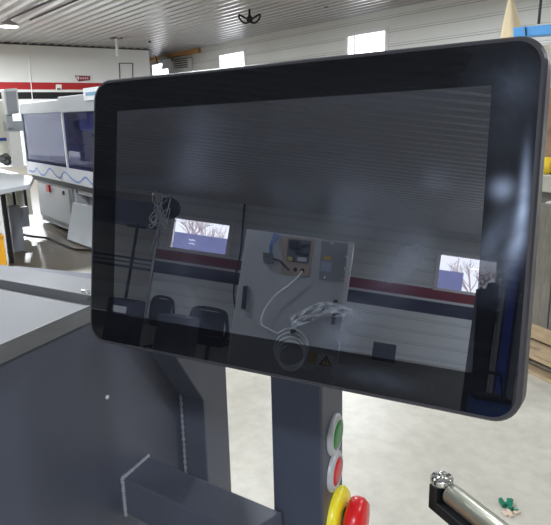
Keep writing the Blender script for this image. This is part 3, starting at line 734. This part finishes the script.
for k in range(11):
    f_ = k / 10; z = bc_.z - .5 + (q.z - bc_.z + .5) * f_; r_ = rr * (1.0 if f_ < .3 else max(.02, 1 - ((f_ - .3) / .7) ** 1.1)); cx_ = bc_.x + (q.x - bc_.x) * max(0, (f_ - .3) / .7)
    rings.append([V3((cx_ + r_ * math.cos(a) * (1 + .06 * math.sin(5 * a)), 4.6 + r_ * math.sin(a) * (1 + .06 * math.sin(5 * a)), z)) for a in [2 * PI * i / 30 for i in range(30)]])
b.ringed(rings); b.build('filter_bag', mat('cream cloth', (226, 208, 172), .85, var=.06, scale=9), dc)
b = MB(); p = rp(512.5, 34, 4.1); 
b.prism([rp(512.5, 27.5, 4.1), rp(552, 24, 4.1), rp(640, 16, 4.1), rp(640, 27, 4.1), rp(552, 34.5, 4.1), rp(513, 37.5, 4.1)], (0, .12, 0)); b.build('blue_beam', mat('bright blue paint', (84, 160, 226), .4), dc, bevel=.008)
b = MB(); b.prism([rp(524.8, 27, 4.09), rp(525.4, 27, 4.09), rp(525.8, 36, 4.09), rp(525.2, 36, 4.09)], (0, .01, 0)); b.build('beam_joint', m_mdark, dc)
b = MB(); b.tube([withz(rp(600, 30, 4.3), 0), withz(rp(600, 22, 4.3), rp(600, 30, 4.2).z)], .05, 10); b.build('beam_post', mat('bright blue paint', (84, 160, 226), .4), dc)
p = at(541.3, -4, 1, 4.15); q = at(538.6, 24, 1, 4.15)
tag(MB().tube([q, p + (p - q) * 12], .010, 8).build('hanging_rod', m_mdark), 'thin dark rod hanging from the ceiling down to the blue beam at right', 'rod')
tag(MB().box(-3.2, -2.5, 5.3, 5.9, 0, .9).build('parts_crate', m_greyw, bevel=.01), 'grey crate in the shadow behind the touchscreen and the dust collector', 'crate')

# ================================================================= BEHIND THE CAMERA, SEEN IN THE GLASS
YK = -2.4
def mk(x, y, yy=YK): return mir(x, y, 1, yy)
m_cab = mat('grey zinc cabinet steel', (190, 193, 198), .38, .3, .5, .06, 6)
k1_, k2_ = mk(247, 229), mk(354, 243); kx0, kx1 = k1_.x, k2_.x; ztc = (k1_.z + k2_.z) / 2
kb = mk(234, 340); 
cab = thing('electrical_cabinet', V3(((kx0 + kx1) / 2, YK - .2, 0)), 'grey steel electrical cabinet with coiled cable and warning labels, mirrored in the screen', 'cabinet')
MB().box(kx0, kx1, YK - .4, YK, .05, ztc).build('cabinet_body', m_cab, cab, bevel=.006)
MB().box(kx0 + .02, kx1 - .02, YK - .38, YK - .02, 0, .05).build('plinth', m_mdark, cab)
def kplate(pts, m, name, th=.01, off=0.0, parent=cab):
    q = [mk(*p, YK + off) for p in pts]; return MB().prism(q, (0, th, 0)).build(name, m, parent)
kplate([(349, 242), (353.5, 242.5), (345, 310), (341, 309)], mat('bright edge', (206, 206, 206), .35, .3), 'edge_strip', .012)
fo = kplate([(284, 236), (314, 239), (309, 277), (281, 273)], mat('bronze tinted frame', (176, 158, 142), .35, .4), 'window_frame', .008)
kplate([(288.5, 238.5), (311.5, 241), (308.5, 263.5), (286.5, 261)], mat('board base', (90, 100, 110), .5), 'circuit_window', .004, .008)
b = MB()
for pts in (((290, 240), (299, 241), (298, 249.5), (289.5, 248.5)),): b.prism([mk(*p, YK + .013) for p in pts], (0, .02, 0))
b.prism([mk(*p, YK + .013) for p in ((301, 245), (309, 244), (309.3, 246.5), (301, 248))], (0, .01, 0))
b.prism([mk(*p, YK + .013) for p in ((296, 252), (309, 254), (308.7, 256), (296, 254.3))], (0, .012, 0))
b.build('black_components', m_blk, cab)
b = MB(); b.prism([mk(*p, YK + .013) for p in ((288, 256.5), (293, 257), (292.6, 261), (287.6, 260.5))], (0, .012, 0)); b.build('yellow_relay', mat('relay yellow', (190, 176, 90), .5), cab)
b = MB(); b.prism([mk(*p, YK + .013) for p in ((298, 257), (307, 258), (306.6, 262), (297.6, 261))], (0, .012, 0)); b.build('terminal_block', mat('terminal grey', (190, 196, 204), .5), cab)
for (x, y) in ((295.5, 269.5), (302.5, 270.5)): MB().lathe(mk(x, y, YK + .006), (0, 1, 0), [(.012, 0), (.012, .006), (.001, .007)], 12).build('cable_gland', m_blk, cab)
cv = kplate([(322, 241), (351, 244), (344.5, 282), (319, 279.5)], mat('cover plate grey', (140, 144, 150), .4, .3), 'cover_plate', .006)
for (x, y) in ((332, 243), (349, 245), (347, 257), (345.5, 268.5), (343.5, 280), (325.5, 277.5)): MB().lathe(mk(x, y, YK + .006), (0, 1, 0), [(.009, 0), (.009, .004), (.001, .005)], 10).build('screw', mat('bright zinc bolt', (230, 230, 228), .2, .9), cab)
kplate([(324, 256), (331, 256.5), (330.5, 260), (323.8, 259.5)], mat('label yellow', (206, 168, 40), .6), 'yellow_sticker', .002, .007)
kplate([(321.5, 261), (332, 262), (331, 272), (320.5, 271)], mat('label pale blue', (156, 168, 190), .6), 'pale_sticker', .002, .007)
hb_ = []
for pts in (((244.5, 286), (248, 286), (245.8, 309), (242.4, 309)), ((334.5, 300), (338, 300), (335.5, 324), (332, 324))):
    kplate(pts, m_blk, 'door_handle', .11 if pts[0][0] > 300 else .035, .0)
# switch box with blue wires
kplate([(264, 253), (273, 254), (273, 263.5), (264.5, 262.5)], mat('socket grey', (92, 94, 96), .5), 'socket_box', .04)
b = MB()
for k in range(3): b.tube(smooth_path([mk(270 + k, 254, YK + .03), mk(270.5 + k, 245, YK + .05), mk(273 + 2 * k, 238, YK + .03), mk(275 + 2.5 * k, 233 + k, YK + .01)], 6), .004, 6)
b.build('blue_wires', mat('blue wire', (110, 140, 200), .5), cab)
MB().tube(smooth_path([mk(274, 259, YK + .03), mk(280, 261, YK + .05), mk(285, 266, YK + .03), mk(289, 270, YK + .01)], 6), .006, 6).build('short_lead', m_blk, cab)
# long pale coiled cable
pts = [mk(x, y, YK + .04) for x, y in ((302.5, 271), (297, 278), (288, 286), (276, 295), (267, 306), (261.5, 318), (262, 325), (269, 329), (277, 333))]
m_cable = mat('silver braided cable', (240, 242, 246), .35, .1)
cp = [mk(290, 344, YK + .05)]
ccn = mk(291, 346, YK + .05); rc = (mk(308, 346, YK + .05) - mk(274, 346, YK + .05)).length / 2
for k in range(0, 74):
    a = PI * .75 - 2 * PI * k / 18; r_ = rc * (1.04 - .075 * (k / 18) + .015 * math.sin(k * .7))
    pts.append(ccn + V3((-r_ * math.cos(a) * -1 * (1), .012 * (k / 18) , r_ * math.sin(a))) + V3((.004 * (k / 18), 0, -.016 * (k / 18))))
MB().tube(smooth_path(pts, 3), .0055, 6).build('coiled_cable', m_cable, cab)
MB().lathe(ccn + V3((0, -.05, rc * .86)), (0, 1, 0), [(.012, 0), (.012, .1)], 8).build('cable_hook', m_blk, cab)
# labels: yellow plate and warning triangle
kplate([(309.5, 352), (317, 353), (315.8, 363.5), (307.8, 362)], mat('label yellow', (206, 168, 40), .6), 'yellow_label', .002, .001)
kplate([(318, 353.5), (335.5, 356), (333.5, 369), (316.5, 366)], mat('label white', (226, 226, 222), .6), 'warning_label', .002, .001)
kplate([(326.6, 355.3), (332.8, 367.6), (318.2, 364.8)], m_blk, 'warning_triangle_border', .002, .004)
kplate([(326.3, 358), (330.3, 366), (320.8, 364)], mat('warning yellow', (236, 190, 20), .6), 'warning_triangle', .002, .007)
kplate([(325.6, 359.6), (326.8, 359.8), (326.2, 363), (325.4, 362.9)], m_blk, 'warning_mark', .002, .01)
b = MB()
for x in (302, 310): b.prism([mk(*p, YK + .001) for p in ((x, 365), (x + 5, 366), (x + 4.5, 369.5), (x - .4, 368.5))], (0, .002, 0))
b.build('small_pictogram_labels', mat('label white', (226, 226, 222), .6), cab)
# plastic bag of papers taped on
b = MB(); nx, nz = 12, 7; vs = []
for j in range(nz):
    for i in range(nx):
        x = 291 + (353 - 291) * i / (nx - 1); 
        yt = 316 - (316 - 302) * min(1, i / 5) + 4 * max(0, (i - 7)) / 4; yb = 329 - 13 * min(1, i / 6) + 3 * max(0, i - 7) / 4
        p = mk(x, yt + (yb - yt) * j / (nz - 1), YK + .12); p.y += .05 * noise.noise(V3((i * .9, j * .9, 0)))
        vs.append(p)
b.add(vs + [v - V3((0, .012, 0)) for v in vs], [(j * nx + i, j * nx + i + 1, (j + 1) * nx + i + 1, (j + 1) * nx + i) for j in range(nz - 1) for i in range(nx - 1)] + [(nx * nz + j * nx + i, nx * nz + j * nx + i + 1, nx * nz + (j + 1) * nx + i + 1, nx * nz + (j + 1) * nx + i) for j in range(nz - 1) for i in range(nx - 1)])
tag(b.build('plastic_bag', mat('crinkled clear film', (236, 240, 246), .15, .1, .9)), 'crinkled clear plastic bag of papers hung across the front of the grey electrical cabinet', 'bag')

# cable hanging down the back wall
b = MB().tube(smooth_path([mir(x, y, 1, YB + .12) for x, y in ((246.5, 190), (244.8, 204), (243, 225), (241, 250), (236, 275), (234, 296), (238, 322))], 5), .035, 6)
tag(b.build('wall_cable', m_blk), 'dark cable hanging down the striped wall beside the mirrored cabinet', 'cable')

# chairs, bench and boxes before the striped wall
m_chair = mat('black chair mesh', (26, 27, 32), .6); m_mid = mat('slate cabinet paint', (70, 74, 84), .5)
def chair(cxp, yy, w, label, z_top, rot=0):
    p = mir(cxp, 320, 1, yy); o = thing('office_chair', V3((p.x, yy, 0)), label, 'chair')
    x = p.x
    zs = z_top - .5
    n = 6; b = MB()
    path = smooth_path([V3((x - w / 2, yy, zs + .08)), V3((x - w / 2, yy, z_top - .1)), V3((x - w / 2 + .1, yy, z_top)), V3((x + w / 2 - .1, yy, z_top)), V3((x + w / 2, yy, z_top - .1)), V3((x + w / 2, yy, zs + .08)), V3((x - w / 2, yy, zs + .08))], 5)
    MB().tube(path, .03, 8).build('backrest_frame', m_blk, o)
    MB().box(x - w / 2 + .02, x + w / 2 - .02, yy - .015, yy + .015, zs + .1, z_top - .03).build('backrest', m_chair, o)
    MB().box(x - w / 2, x + w / 2, yy - .5, yy + .02, zs - .06, zs + .04).build('seat', m_chair, o, bevel=.03)
    MB().lathe((x, yy - .25, .1), (0, 0, 1), [(.035, 0), (.035, zs - .15)], 12).build('pedestal', m_blk, o)
    b = MB()
    for k in range(5):
        a = 2 * PI * k / 5; b.tube([(x, yy - .25, .12), (x + .3 * math.cos(a), yy - .25 + .3 * math.sin(a), .06)], .02, 6)
        b.lathe((x + .3 * math.cos(a), yy - .25 + .3 * math.sin(a), 0), (0, 0, 1), [(.03, 0), (.03, .055)], 8)
    b.build('star_base', m_blk, o)
YCH = -8.0
zt1 = mir(208, 309, 1, YCH).z; w1 = abs(mir(226, 315, 1, YCH).x - mir(191, 312, 1, YCH).x)
chair(208.5, YCH, w1, 'black office chair with rounded back, mirrored left of the grey cabinet', zt1)
zt2_ = mir(160, 297, 1, -10).z; w2 = abs(mir(171, 300, 1, -10).x - mir(150, 297, 1, -10).x)
chair(160, -10.0, w2, 'dark mesh chair further back, mirrored beneath the left window', zt2_)
# grey machine between the chairs
def mbox(name, px, yy, dep, m, label, cat, z0=0.0, bevel=.01):
    xa, xb, yt = px; pa = mir(xa, yt, 1, yy); pb = mir(xb, yt, 1, yy)
    return tag(MB().box(min(pa.x, pb.x), max(pa.x, pb.x), yy - dep, yy, z0, (pa.z + pb.z) / 2).build(name, m, bevel=bevel), label, cat)
mbox('grey_workbench', (158, 190, 316), -7.0, .6, mat('grey bench paint', (92, 94, 106), .5), 'mid grey metal bench mirrored between the two dark chairs', 'bench')
mbox('tool_cabinet', (374, 397, 344), -16.5, .5, m_mid, 'small slate grey cabinet against the striped wall, mirrored right of the electrical cabinet', 'cabinet')
con = mbox('dark_console', (108, 133, 299), -6.0, .5, mat('dark console paint', (34, 36, 54), .5), 'dark console with a small painted highlight, mirrored in the lower left corner', 'console')
a_ = mir(119, 309, 1, -5.98)
MB().box(a_.x - .09, a_.x + .09, -6.0, -5.985, a_.z - .04, a_.z + .04).build('painted_highlight', mat('white highlight', (230, 232, 236), .5), con, label='small white patch standing in for a highlight')  # white patch painted in place of the highlight on the console
# right: dark tall cabinet before the second window, blue column, blue toolbox with a black handle
YR = -5.0
mk5 = lambda x, y: mir(x, y, 1, YR)
pa = mk5(481, 288); pb = mk5(500, 290)
dk = thing('tall_dark_machine', V3(((pa.x + pb.x) / 2, YR - .3, 0)), 'tall dark machine mirrored at the right, cutting across the second window', 'machine')
MB().box(pa.x, pb.x, YR - .25, YR, 0, pa.z).build('machine_body', mat('dark machine paint', (38, 38, 42), .5), dk, bevel=.01)
pt = mk5(492, 282); MB().box(pt.x, pb.x, YR - .22, YR - .04, pa.z, pt.z).build('stepped_top', mat('dark machine paint', (38, 38, 42), .5), dk, bevel=.01)
p1 = mk5(499, 300); p2 = mk5(503, 300); MB().box(p1.x, p2.x, YR + .01, YR + .06, .2, mk5(500, 240).z).build('grey_upright', mat('grey upright', (196, 198, 202), .45, .2), dk, bevel=.005)
p1 = mk5(505, 300); p2 = mk5(514, 300); 
tag(MB().box(p1.x, p2.x, YR - .2, YR + .06, 0, mk5(510, 262).z).build('blue_column', mat('deep blue paint', (66, 96, 225), .4), bevel=.01), 'deep blue steel column mirrored beside the tall dark machine near the right bezel', 'column')
p1 = mk5(518, 300); p2 = mk5(526, 300)
tag(MB().box(p1.x, p2.x, YR - .25, YR, 0, mk5(520, 140).z).build('grey_column', mat('grey column paint', (160, 164, 172), .45), bevel=.01), 'grey column mirrored at the screen edge beyond the blue column', 'column')
YT = -2.6; mt = lambda x, y: mir(x, y, 1, YT)
p1 = mt(473, 396); p2 = mt(508, 400); zt_ = (p1.z + p2.z) / 2
bench = tag(MB().box(p1.x - .15, p2.x + .3, YT - .35, YT + .12, mt(490, 424).z - .04, mt(490, 424).z).box(p1.x - .1, p1.x - .05, YT - .3, YT + .05, 0, mt(490, 424).z - .03).box(p2.x + .2, p2.x + .25, YT - .3, YT + .05, 0, mt(490, 424).z - .03).build('small_stand', m_mid, bevel=.005), 'low slate stand carrying the blue toolbox, mirrored at the lower right', 'stand')
zb_ = mt(490, 424).z
tb = thing('blue_toolbox', V3(((p1.x + p2.x) / 2, YT - .05, zb_)), 'blue toolbox with an upright black handle, mirrored in the lower right corner of the screen', 'toolbox')
MB().box(p1.x, p2.x, YT - .16, YT + .06, zb_, zt_).build('box_body', mat('toolbox blue', (70, 130, 225), .35), tb, bevel=.01)
MB().box(p1.x - .006, p2.x + .006, YT - .166, YT + .066, zt_ - .012, zt_ + .012).build('lid', m_blk, tb, bevel=.004)
hp_ = [mt(472.5, 396), mt(473, 375), mt(476, 371.5), mt(500, 375), mt(503.5, 379), mt(505, 399)]
hp_ = [V3((q.x, YT - .05, max(q.z, zt_))) for q in hp_]
MB().tube(smooth_path(hp_, 4), .009, 8).build('handle', m_blk, tb)
q1_ = mt(493, 406); MB().box(q1_.x - .018, q1_.x + .018, YT + .06, YT + .064, q1_.z - .006, q1_.z + .002).build('latch_label', mat('label pale blue', (156, 168, 190), .6), tb)
# dark pole and tangled hose reel by the overhead door
p = mir(132, 260, 1, -17.2)
pl = thing('floor_stand_pole', V3((p.x, -17.2, 0)), 'dark thin upright pole mirrored before the overhead door at the left', 'pole')
MB().lathe((p.x, -17.2, 0), (0, 0, 1), [(.05, 0), (.05, mir(132, 222, 1, -17.2).z)], 10).build('pole', m_mdark, pl)
zz = mir(132, 226, 1, -17.2).z; MB().box(p.x - .35, p.x + .3, -17.25, -17.15, zz - .04, zz + .04).build('cross_arm', m_mdark, pl)
MB().lathe((p.x, -17.2, 0), (0, 0, 1), [(.3, 0), (.3, .03)], 16).build('base', m_mdark, pl)
YH = -12.0
hr = mir(170, 208, 1, YH)
hz = thing('hose_reel', V3((hr.x, YH, hr.z)), 'dark hanging reel with a glinting tangle of wire, mirrored left of the bright window', 'reel')
MB().lathe((hr.x - .02, YH - .1, hr.z), (0, 1, 0), [(.24, 0), (.24, .03), (.14, .04), (.14, .16), (.24, .17), (.24, .2)], 20).build('reel', m_blk, hz)
MB().tube([(hr.x, YH, hr.z + .2), (hr.x, YH, HC - .01)], .008, 6).build('hanger', m_ceil, hz)
b = MB(); rnd = random.Random(11); c0 = mir(162, 208, 1, YH + .15)
for k in range(7):
    pts = [c0 + V3((rnd.uniform(-.24, .2), rnd.uniform(-.1, .1), rnd.uniform(-.46, .36))) for _ in range(6)]; b.tube(smooth_path(pts, 5), .013, 5)
b.build('wire_tangle', mat('glinting wire', (244, 246, 250), .2, .5), hz)
pts = [c0 + V3((0, 0, -.3)), mir(158, 228, 1, YH + .2), mir(151, 250, 1, YH + .5)]
MB().tube(smooth_path(pts, 5), .014, 5).build('trailing_wire', mat('glinting wire', (220, 222, 226), .15, .9), hz)

# ================================================================= LIGHT
m_lamp = mat('lamp diffuser', (255, 255, 255), .5, emit=(255, 250, 240), strength=LAMP if 'LAMP' in globals() else 18)
m_house = mat('lamp housing', (210, 212, 214), .4, .4)
LW = 250
def lamp(x, y, label, power=1.0, z=HC - .35):
    o = thing('high_bay_lamp', V3((x, y, z)), label, 'ceiling lamp', 'round high bay lamps under the ceiling')
    MB().lathe((x, y, z + .03), (0, 0, 1), [(.24, 0), (.26, .02), (.2, .09), (.09, .13), (.06, .17), (.001, .18)], 24).build('housing', m_house, o)
    MB().lathe((x, y, z + .1), (0, 0, 1), [(.012, 0), (.012, .25)], 8).build('hanger', m_house, o)
    MB().lathe((x, y, z + .024), (0, 0, 1), [(.22, 0), (.22, .005)], 24).build('diffuser', m_lamp, o)
    l = bpy.data.lights.new('lamp_light', 'AREA'); l.shape = 'DISK'; l.size = .44; l.energy = LW * power; l.color = (.91, .955, 1)
    lo = bpy.data.objects.new('lamp_light', l); lo.location = (x, y, z + .015); COL.objects.link(lo)
    return o
G = 'round high bay lamp under the ceiling, '
pl_ = at(9, 27, 2, HC - .33)
lamp(pl_.x, pl_.y, G + 'at the far left, glaring white', 3.0)
LAMPS = [(-12.0, 1.0, .6, 'left of the blue windowed machine'), (-5.0, 2.6, .4, 'above the metal table'), (1.5, 4.6, .4, 'above the pallet side of the shop'), (-2.0, 8.6, 1.0, 'near the right wall'),  # all unseen; those towards end wall, striped wall and cabinet added to brighten them
         (-18, -3.5, 3.5, 'added unseen to brighten the end wall'), (3.0, -1.8, 1.15, 'behind the photographer'), (-8.5, 8.0, 1.8, 'over the middle aisle'), (-3.6, -.6, .8, 'added unseen to light the mirrored cabinet'),
         (4.6, -9.5, 1.6, 'added unseen beside the mirrored right window'), (5.0, -15.0, 1.6, 'added unseen in the corner by the striped wall'), (-11.5, -8.0, 1.6, 'added unseen before the overhead door'), (-13.5, -14.5, 1.6, 'added unseen beside the overhead door'),
         (-20.0, 1.0, 5.5, 'added unseen nearest the end wall'), (-11.0, -2.5, .8, 'over the cream machine aisle')]
for x, y, pw_, where in LAMPS: lamp(x, y, G + where, pw_)

w = bpy.data.worlds.new('winter sky'); scene.world = w; w.use_nodes = True
bg = w.node_tree.nodes['Background']; bg.inputs[0].default_value = (.93, .93, 1.0, 1); bg.inputs[1].default_value = 7.0

# ================================================================= CAMERA
cam = bpy.data.cameras.new('camera'); cam.sensor_width = 36; cam.lens = FPX / 551 * 36; cam.clip_start = .02; cam.clip_end = 200
co = bpy.data.objects.new('camera', cam); COL.objects.link(co); scene.camera = co
right = V3(W[0]); up = -V3(W[1]); back = -V3(W[2])
R = Matrix((right, up, back)).transposed().to_4x4()
co.matrix_world = Matrix.Translation(EYE) @ R
scene.view_settings.view_transform = 'Standard'; scene.view_settings.look = 'None'; scene.view_settings.gamma = 1
scene.view_settings.use_curve_mapping = False; scene.view_settings.exposure = 0.0
